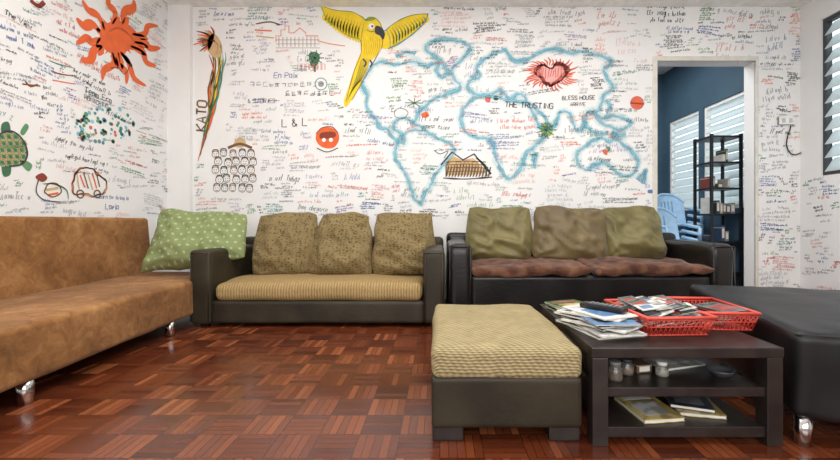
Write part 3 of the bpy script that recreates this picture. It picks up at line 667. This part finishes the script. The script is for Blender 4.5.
# ---------------------------------------------------------------- sofas
def sofa(label,x0,x1,yf,yb,armw,armh,seath,backh,mat,round_=.03,fz=.03):
    e=thing('sofa',label,'sofa',((x0+x1)/2,(yf+yb)/2,0)); W=x1-x0; D=yb-yf
    for s in (-1,1):
        bm=soft((armw,D-.1,armh-fz),round_,20,puff=.01,amp=.008,nsc=3,seed=s+4)
        hx=armw/2; hz=(armh-fz)/2; hy=(D-.1)/2
        seam(bm,[(-hx+.015,-hy+.001,-hz+.02),(-hx+.015,-hy+.001,hz-.02),(hx-.015,-hy+.001,hz-.02),(hx-.015,-hy+.001,-hz+.02)],.005)
        mesh_obj('armrest',bm,mat,True,e,loc=(s*(W/2-armw/2),-.05,(armh+fz)/2))
    bm=soft((W-2*armw+.01,D-.14,seath-fz),.025,20,amp=.004,nsc=3,seed=8)
    mesh_obj('seat_base',bm,mat,True,e,loc=(0,-.05,(seath+fz)/2))
    bm=soft((W,.2,backh-fz),.05,22,amp=.006,nsc=3,seed=9)
    mesh_obj('backrest',bm,mat,True,e,loc=(0,D/2-.1,(backh+fz)/2))
    for sx in (-1,1):
        for sy in (-1,1):
            bm=bmesh.new(); addbox(bm,(-.03,-.03,0),(.03,.03,fz+.01),bev=.004)
            mesh_obj('leg',bm,m_blackfab,parent=e,loc=(sx*(W/2-.08),sy*(D/2-.1),0))
    return e
sofa('dark brown three-seat sofa with patterned tan cushions',-2.01,.035,3.20,4.22,.17,.62,.215,.70,m_choc)
o=mesh_obj('seat_cushion',soft((1.69,.74,.14),.055,34,puff=.018,amp=.018,nsc=3,seed=11),m_tan,True,loc=(-.987,3.58,.286))
tag(o,'long ribbed tan seat cushion on dark brown sofa','cushion')
for i,(u0,u1,rz,ry,tp) in enumerate([(251,319,.05,.0,.12),(309,377,-.05,.03,.24),(371,437,.03,-.01,.09)]):
    D=3.74; w=(u1-u0)*D/F
    bm=pillow(w,.61,.31,38,pinch=.0,corner=.07,amp=.03,seed=i*3+1,ex=2.4,wr=.024,taper=tp)
    o=mesh_obj('back_cushion',bm,m_pilT,True,loc=(PX((u0+u1)/2,D),D+.05-(.03 if i==1 else 0),.645),rot=(math.radians(-15),ry,rz))
    tag(o,'speckled tan back cushion '+('wedged between its neighbours' if i==1 else 'leaning against dark brown sofa back'),'cushion','patterned back cushions on brown sofa')
sofa('black leather three-seat sofa with olive cushions',.065,2.41,3.25,4.25,.2,.67,.41,.74,m_black,round_=.06)
for i,(u0,u1,ry,lab) in enumerate([(465,534,.02,'smooth'),(530,606,.06,'slightly tilted'),(599,666,-.03,'upright')]):
    D=3.83; w=(u1-u0)*D/F
    bm=pillow(w,.54,.30,38,pinch=.0,corner=.08,amp=.025,seed=i*4+9,ex=2.4,wr=.028,taper=.07,sag=.01)
    o=mesh_obj('back_cushion',bm,m_olive2 if i==1 else m_olive,True,loc=(PX((u0+u1)/2,D),D+(-.04 if i==1 else .03),.74),rot=(math.radians(-14),ry,(i-1)*.05))
    tag(o,'olive satin back cushion, '+lab+', on black leather sofa','cushion','olive back cushions on black sofa')
for i,(x0,x1) in enumerate([(.27,1.24),(1.25,2.22)]):
    o=mesh_obj('seat_cushion',soft((x1-x0,.70,.06),.028,48,puff=.024,amp=.034,nsc=3.2,seed=21+i,wr=.02,wf=8),m_maroon,True,loc=((x0+x1)/2,3.56,.452+.015*i),rot=(0,0,.02*i))
    tag(o,'crumpled faded maroon seat pad on black leather sofa','cushion','maroon seat pads')

# ---------------------------------------------------------------- ottoman with cushion
x0,x1,y0,y1=-.034,.548,1.53,2.36
ot=thing('ottoman','dark leather footstool with beige corded cushion top','ottoman',((x0+x1)/2,(y0+y1)/2,0))
w,d=x1-x0,y1-y0
bm=soft((w,d,.2),.018,22,amp=.003,nsc=4,seed=2); mesh_obj('base',bm,m_choc,True,ot,loc=(0,0,.155))
mesh_obj('cushion',soft((w,d,.125),.035,36,puff=.01,amp=.012,nsc=4,seed=6),m_beige,True,ot,loc=(0,0,.308),label='beige corded box cushion')
for sx in (-1,1):
    for sy in (-1,1):
        bm=bmesh.new(); addbox(bm,(-.06,-.05,0),(.06,.05,.062),bev=.006)
        mesh_obj('leg',bm,m_wood,parent=ot,loc=(sx*(w/2-.065),sy*(d/2-.07),0))
# ---------------------------------------------------------------- coffee table
tx0,tx1,ty0,ty1=.575,1.30,1.51,2.32; TT=.375
ct=thing('coffee_table','dark-stained wooden coffee table with two lower shelves','coffee table',((tx0+tx1)/2,(ty0+ty1)/2,0)); w,d=tx1-tx0,ty1-ty0
bm=bmesh.new(); addbox(bm,(-w/2,-d/2,TT-.04),(w/2,d/2,TT),bev=.004); mesh_obj('tabletop',bm,m_wood,parent=ct)
for z0,z1 in ((.185,.22),(.03,.07)):
    bm=bmesh.new(); addbox(bm,(-w/2+.062,-d/2+.012,z0),(w/2-.062,d/2-.012,z1),bev=.003); mesh_obj('shelf',bm,m_wood,parent=ct)
for sx in (-1,1):
    for sy in (-1,1):
        bm=bmesh.new(); addbox(bm,(-.03,-.03,0),(.03,.03,TT-.04),bev=.003); mesh_obj('leg',bm,m_wood,parent=ct,loc=(sx*(w/2-.032),sy*(d/2-.032),0))
# ---------------------------------------------------------------- pouf
pf=thing('pouf','long black vinyl pouf with short chrome legs','pouf',(1.335,1.50,0),math.radians(-15))
bm=soft((.95,1.2,.335),.035,34,puff=.014,amp=.008,nsc=4,seed=4,wr=.004,wf=7)
mesh_obj('body',bm,m_blackfab,True,pf,loc=(.475,.6,.27))
bm=bmesh.new(); q=.014; zt=.423
seam(bm,[(q,q,zt),(.95-q,q,zt),(.95-q,1.2-q,zt),(q,1.2-q,zt),(q,q,zt)],.006)
mesh_obj('piping',bm,m_blackfab,True,parent=pf)
for x,y in ((.045,.045),(.905,.045),(.045,1.155),(.905,1.155)):
    bm=bmesh.new(); cyl(bm,(0,0,0),(0,0,.11),.028,.028,24); mesh_obj('leg',bm,m_chrome,parent=pf,loc=(x,y,0),label='chrome leg')

# ---------------------------------------------------------------- magazines, baskets, leaflets
covers=[(214,212,206),(60,110,70),(40,44,52),(190,190,186),(150,60,50),(226,224,220),(84,120,160),(200,180,120),(90,92,96),(230,228,222)]
cm=[pmat('cover_%d'%i,c,tuple(max(0,x-50) for x in c) if i%2 else tuple(min(255,x+20) for x in c),18,.4,lo=.45,hi=.55) for i,c in enumerate(covers)]
def mag(name,w,h,t,mi,loc,rot,label,cat,group,curl=0):
    bm=bmesh.new(); n=6
    for lay,(ins,zz0,zz1,m_) in enumerate(((0,t*.88,t,0),(.003,t*.12,t*.88,1),(0,0,t*.12,0))):
        for i in range(n):
            xa=-w/2+ins+(w-2*ins)*i/n; xb=-w/2+ins+(w-2*ins)*(i+1)/n
            ca=curl*(xa/w*2)**2; cb=curl*(xb/w*2)**2
            vs=[bm.verts.new(p) for p in ((xa,-h/2+ins,zz0+ca),(xb,-h/2+ins,zz0+cb),(xb,h/2-ins,zz0+cb),(xa,h/2-ins,zz0+ca),(xa,-h/2+ins,zz1+ca),(xb,-h/2+ins,zz1+cb),(xb,h/2-ins,zz1+cb),(xa,h/2-ins,zz1+ca))]
            for q in ((3,2,1,0),(4,5,6,7),(0,1,5,4),(2,3,7,6),(1,2,6,5),(3,0,4,7)):
                f=bm.faces.new([vs[k] for k in q]); f.material_index=m_
    addbox(bm,(-w*.38,h*.28,t+.0002),(w*.36,h*.40,t+.0008),mi=2)
    addbox(bm,(-w*.35,-h*.35,t+.0002),(w*.30,h*.18,t+.0008),mi=3)
    bmesh.ops.remove_doubles(bm,verts=bm.verts[:],dist=1e-6)
    o=mesh_obj(name,bm,[cm[mi%10],m_paper,cm[(mi+3)%10],cm[(mi+6)%10]],loc=loc,rot=rot)
    return tag(o,label,cat,group)
zz=TT
g='magazines stacked on coffee table'
stack=[(.71,1.78,.22,.30,.006,0,.25,'white'),(.70,1.80,.21,.29,.008,3,.45,'grey'),(.715,1.73,.2,.28,.007,5,.15,'pale'),(.715,1.80,.21,.28,.006,2,.35,'dark'),(.71,1.75,.2,.29,.007,9,.7,'cream'),(.72,1.77,.2,.27,.006,8,.2,'grey'),(.70,1.80,.21,.30,.006,5,.6,'white'),(.71,1.74,.19,.27,.006,6,.05,'blue'),(.70,1.80,.20,.28,.006,9,.8,'cream'),(.71,1.79,.19,.27,.005,0,.38,'white')]
for i,(x,y,w_,h_,t_,mi,rz,cn) in enumerate(stack):
    mag('magazine',w_,h_,t_,mi,(x,y,zz+.0006),(0,0,rz),cn+' magazine stacked on dark coffee table','magazine',g); zz+=t_+.0016
rm=thing('remote_control','black remote control lying on magazines','remote control',(.735,1.80,zz+.001),.75)
bm=bmesh.new(); addbox(bm,(-.03,-.10,0),(.03,.10,.024),bev=.008); mesh_obj('case',bm,flat('black_plastic',(20,20,24),.35),parent=rm)
bm=bmesh.new()
for i in range(3):
    for j in range(7): addbox(bm,(-.019+i*.014,-.085+j*.022,.024),(-.009+i*.014,-.072+j*.022,.027))
mesh_obj('buttons',bm,m_grey,parent=rm,label='grey rubber buttons')
zz=TT
for i,(x,y,mi,rz,cn) in enumerate([(.71,2.13,1,.2,'green'),(.72,2.14,4,-.1,'red'),(.71,2.12,7,.15,'yellow'),(.715,2.13,1,.35,'green')]):
    mag('magazine',.20,.26,.007,mi,(x,y,zz+.0006),(0,0,rz),cn+' magazine on dark coffee table','magazine',g); zz+=.0086
def basket(x,y,w,d,h,rz,label):
    e=thing('basket',label,'basket',(x,y,TT+.001),rz,'red plastic baskets')
    bm=bmesh.new(); tp=.86
    def pt(sx,sy,z):
        k=tp+(1-tp)*z/h; return Vector((sx*w/2*k,sy*d/2*k,z))
    addbox(bm,(-w/2*tp,-d/2*tp,0),(w/2*tp,d/2*tp,.004))
    SD=(((-1,-1),(1,-1)),((1,-1),(1,1)),((1,1),(-1,1)),((-1,1),(-1,-1)))
    for z in (.004,h*.5,h-.012):
        for (a,b) in SD: cyl(bm,pt(*a,z),pt(*b,z),.0025,seg=6)
    N=13
    for (a,b) in SD:
        for i in range(N+1):
            t=i/N; s=(a[0]+(b[0]-a[0])*t,a[1]+(b[1]-a[1])*t)
            for dt in (-1,1):
                t2=min(1,max(0,t+dt*1.0/N)); s2=(a[0]+(b[0]-a[0])*t2,a[1]+(b[1]-a[1])*t2)
                cyl(bm,pt(*s,.004),pt(*s2,h-.008),.0018,seg=5)
    mesh_obj('basket_body',bm,m_red,parent=e)
    bm=bmesh.new()
    for (a,b) in SD: cyl(bm,pt(*a,h),pt(*b,h),.007,seg=10)
    for sx in (-1,1):
        for sy in (-1,1): bmesh.ops.create_uvsphere(bm,u_segments=10,v_segments=8,radius=.007,matrix=Matrix.Translation(pt(sx,sy,h)))
    mesh_obj('rim',bm,m_red,True,parent=e)
basket(.985,1.83,.29,.38,.08,.05,'red plastic lattice basket heaped with leaflets')
basket(1.262,1.90,.25,.35,.08,-.08,'red plastic lattice basket holding a few leaflets')
lf=[2,3,8,2,0,8,9,2,3,8,0,2,8,5,4]
k=0
for lay in range(5):
    sp_=.95-.1*max(0,lay-2)
    for i in range(4):
        for j in range(3):
            x=.982+(i-1.5)*.062*sp_+random.uniform(-.01,.01); y=1.83+(j-1)*.105*sp_+random.uniform(-.012,.012)
            mi=lf[(k*7+lay)%15]
            mag('leaflet',.072,.105,.004,mi,(x,y,TT+.040+lay*.015+i*.0015+j*.001),(math.radians(random.uniform(-5,9)),math.radians(-12+random.uniform(-6,6)),random.uniform(-.2,.2)),('small dark' if mi in (2,8) else 'small pale')+' printed leaflet heaped in red basket','leaflet','leaflets in red basket'); k+=1
for i in range(9):
    mag('leaflet',.12,.17,.004,[8,5,2,0,8,3,2,4,8][i],(1.245+.005*i,1.90-.008*i,TT+.010+.009*i),(0,math.radians(-3),.22*(i%3)-.2),'leaflet lying flat in red basket','leaflet','leaflets in second red basket')
def jar(x,y,z,r,h,lab,lidc,cont=(120,84,50)):
    e=thing('jar',lab,'jar',(x,y,z)); bm=bmesh.new()
    pr=[(r,.0),(r*1.04,.01),(r,h*.7),(r*.75,h*.85),(r*.75,h)]
    n=20
    rings=[[bm.verts.new((a*math.cos(k*2*math.pi/n),a*math.sin(k*2*math.pi/n),b)) for k in range(n)] for a,b in pr]
    for q in range(len(rings)-1):
        for k in range(n): bm.faces.new([rings[q][k],rings[q][(k+1)%n],rings[q+1][(k+1)%n],rings[q+1][k]])
    bm.faces.new(rings[0][::-1])
    mesh_obj('glass_body',bm,m_clear,True,e)
    bm=bmesh.new(); cyl(bm,(0,0,h),(0,0,h+.014),r*.82,r*.8,20); mesh_obj('lid',bm,lidc,parent=e)
    bm=bmesh.new(); cyl(bm,(0,0,.004),(0,0,h*.55),r*.9,r*.9,16); mesh_obj('contents',bm,flat('powder',cont,.8),parent=e)
S2=.2205; S1=.0705
jar(.70,1.60,S2,.028,.06,'small glass jar with lid on table shelf',m_grey)
jar(.91,1.64,S2,.024,.045,'small glass jar with white contents on table shelf',m_white,(210,205,190))
jar(.775,1.66,S2,.026,.05,'small glass jar with dark lid on table shelf',m_dk,(150,110,80))
def carton(x,y,z,w,d,h,rz,c,lab,cat='box',c2=(220,216,206)):
    o_=bmesh.new(); addbox(o_,(-w/2,-d/2,0),(w/2,d/2,h),bev=.002); addbox(o_,(-w*.35,-d/2-.0006,h*.2),(w*.35,-d/2,h*.8),mi=1); addbox(o_,(-w/2-.0004,-d/2-.0004,h*.84),(w/2+.0004,d/2+.0004,h*.87),mi=1)
    o=mesh_obj(cat.replace(' ','_'),o_,[flat('card',c,.5),flat('print',c2,.5)],loc=(x,y,z),rot=(0,0,rz)); tag(o,lab,cat); return o
carton(.845,1.70,S2,.07,.07,.035,.2,(96,74,56),'small brown cardboard box on table shelf')
def disc_thing(name,x,y,z,r,h,mat,lab,cat):
    bm=bmesh.new(); n=24
    pr=[(r*.5,0),(r*.62,h*.12),(r*.9,h*.7),(r,h),(r*.93,h),(r*.8,h*.7),(r*.5,h*.18)]
    rg=[[bm.verts.new((a*math.cos(k*2*math.pi/n),a*math.sin(k*2*math.pi/n),b)) for k in range(n)] for a,b in pr]
    for q in range(len(rg)-1):
        for k in range(n): bm.faces.new([rg[q][k],rg[q][(k+1)%n],rg[q+1][(k+1)%n],rg[q+1][k]])
    bm.faces.new(rg[0][::-1]); bm.faces.new(rg[-1])
    return tag(mesh_obj(name,bm,mat,True,loc=(x,y,z)),lab,cat)
disc_thing('ashtray',1.15,1.64,S2,.05,.028,flat('grey_glaze',(70,72,76),.3),'dark round ashtray on table shelf','ashtray')
mag('magazine',.22,.26,.01,3,(1.02,1.84,S2+.0006),(0,0,.3),'grey magazine on upper table shelf','magazine','magazines on table shelves')
mag('book',.17,.22,.016,7,(.86,1.66,S1+.0006),(0,0,.12),'golden yellow paperback on lower table shelf','book','books on lower shelf')
mag('book',.17,.22,.014,7,(1.07,1.70,S1+.0006),(0,0,-.2),'olive paperback on lower table shelf','book','books on lower shelf')
mag('book',.16,.21,.014,2,(1.06,1.72,S1+.0156),(0,0,-.35),'dark hardback on top of another book','book','books on lower shelf')

# ---------------------------------------------------------------- wall switch and cable
sx,sz=PX(785,BW),PZ(121,BW)
sw=thing('light_switch','white double wall switch on a shallow grey box','light switch',(sx,BW-.0005,sz))
bm=bmesh.new(); addbox(bm,(-.085,-.018,-.045),(.085,0,.045),bev=.004); mesh_obj('switch_box',bm,m_grey,parent=sw)
bm=bmesh.new(); addbox(bm,(-.083,-.026,-.043),(.083,-.018,.043),bev=.003); mesh_obj('cover_plate',bm,m_white,parent=sw)
for s in (-1,1):
    bm=bmesh.new(); addbox(bm,(s*.038-.018,-.033,-.024),(s*.038+.018,-.026,.024),bev=.003); mesh_obj('rocker',bm,flat('grey_rocker',(190,192,194),.4),parent=sw)
bm=bmesh.new(); pts=[(PX(u,BW),BW-.012,PZ(v,BW)) for u,v in [(790,126),(789,130),(787,135),(786,140),(785.5,145),(787,150),(790,154),(795,155),(800,153),(803,151),(806,150)]]
seam(bm,[Vector(p) for p in pts],.006)
o=mesh_obj('power_cable',bm,flat('black_rubber',(20,20,22),.5),True); tag(o,'thin black cable looping below the wall switch','cable')

# ---------------------------------------------------------------- side room furniture
rk=thing('storage_rack','black metal shelving rack beside louvre windows','shelf rack',(3.41,4.92,0))
W2,D2,HH=.38,.34,1.9
for sx_ in (-1,1):
    for sy_ in (-1,1):
        bm=bmesh.new(); addbox(bm,(-.014,-.014,0),(.014,.014,HH)); mesh_obj('post',bm,m_rackm,parent=rk,loc=(sx_*(W2/2-.015),sy_*(D2/2-.015),0))
SH=[.25,.62,.95,1.26,1.57,1.88]
for z in SH:
    bm=bmesh.new(); addbox(bm,(-W2/2,-D2/2,z-.02),(W2/2,D2/2,z)); mesh_obj('shelf',bm,m_rackm,parent=rk)
cols=[(60,66,74),(170,168,160),(110,90,70),(60,80,110),(130,130,130),(120,60,50),(200,198,190),(70,90,70)]
k=0
for z,dens in zip(SH[1:],(.9,.9,.4,.5,.3)):
    x=3.41-W2/2+.03
    while x<3.41+W2/2-.06:
        w_=random.uniform(.018,.06); h_=random.uniform(.05,.2)
        if random.random()<dens: carton(x+w_/2,4.90,z+.0005,w_,.18,h_,0,cols[k%8],'upright book or file on black rack','book')
        x+=w_+.005; k+=1
def chair(x,y,z,rz,label):
    e=thing('plastic_chair',label,'chair',(x,y,z),rz,'stacked blue plastic chairs')
    bm=soft((.44,.42,.03),.014,14,puff=.01,amp=0); mesh_obj('seat',bm,m_lblue,True,e,loc=(0,0,.43))
    bm=bmesh.new(); n=28
    def P3(t,z_,off=0):
        a=(t-.5)*1.7; return Vector((math.sin(a)*(.27+off),.20-(1-math.cos(a))*.22+off+(z_-.44)*.22,z_))
    top=lambda t:.87-.12*abs(2*t-1)**2.5
    for i in range(n):
        t0,t1=i/n,(i+1)/n
        bands=[(.42,.58),(.76,top((t0+t1)/2))] if i in (9,12,15,18) else [(.42,top((t0+t1)/2))]
        for za,zb in bands:
            if zb<=za: continue
            q=[P3(t0,za),P3(t1,za),P3(t1,zb),P3(t0,zb),P3(t0,za,.012),P3(t1,za,.012),P3(t1,zb,.012),P3(t0,zb,.012)]
            vs=[bm.verts.new(p) for p in q]
            for f in ((0,1,2,3),(7,6,5,4),(0,4,5,1),(1,5,6,2),(2,6,7,3),(3,7,4,0)): bm.faces.new([vs[k] for k in f])
    for i in range(n): cyl(bm,P3(i/n,top(i/n)),P3((i+1)/n,top((i+1)/n)),.016,.016,8)
    mesh_obj('backrest',bm,m_lblue,False,e)
    for s in (-1,1):
        bm=bmesh.new(); cyl(bm,(s*.22,-.18,.62),(s*.23,.12,.66),.02,.02,8); cyl(bm,(s*.22,-.18,.44),(s*.22,-.18,.62),.02,.02,8); mesh_obj('armrest',bm,m_lblue,True,e)
        for yy in (-.17,.18):
            bm=bmesh.new(); cyl(bm,(s*.23,yy*1.15,0),(s*.19,yy,.43),.016,.022,8); mesh_obj('leg',bm,m_lblue,True,e)
for i in range(5): chair(3.26,5.50,.095*i,0,'light blue plastic armchair in a tall stack below the windows')
for i in range(3): chair(2.90,4.98,.08*i,.15,'light blue plastic armchair in a short stack beside black rack')

# ---------------------------------------------------------------- lights
def area(name,loc,rot,sx_,sy_,p,c=(1,1,1)):
    l=bpy.data.lights.new(name,'AREA'); l.shape='RECTANGLE'; l.size=sx_; l.size_y=sy_; l.energy=p; l.color=c
    o=bpy.data.objects.new(name,l); COL.objects.link(o); o.location=loc; o.rotation_euler=rot; return o
area('ceiling_light',(.3,1.8,CEIL-.05),(0,0,0),4.4,3.0,126,(1,.975,.94))
area('window_daylight',(.2,-1.85,1.7),(math.radians(90),0,0),4.5,1.8,115,(1,.99,.97))  # unseen fill panel added behind the camera; the front wall has no window
area('side_room_light',(2.2,5.4,CEIL-.05),(0,0,0),1.4,1.2,42)
w=bpy.data.worlds.new('World'); S.world=w; w.use_nodes=True
bg=w.node_tree.nodes['Background']; bg.inputs[0].default_value=(.9,.95,1,1); bg.inputs[1].default_value=1.7
# ---------------------------------------------------------------- camera
cam=bpy.data.cameras.new('camera'); co=bpy.data.objects.new('camera',cam); COL.objects.link(co)
co.location=(0,0,H); co.rotation_euler=(math.radians(90),0,0)
cam.sensor_width=36; cam.lens=F/840*36; cam.shift_x=(420-CX)/840; cam.shift_y=(CY-230)/840; cam.clip_start=.05
S.camera=co
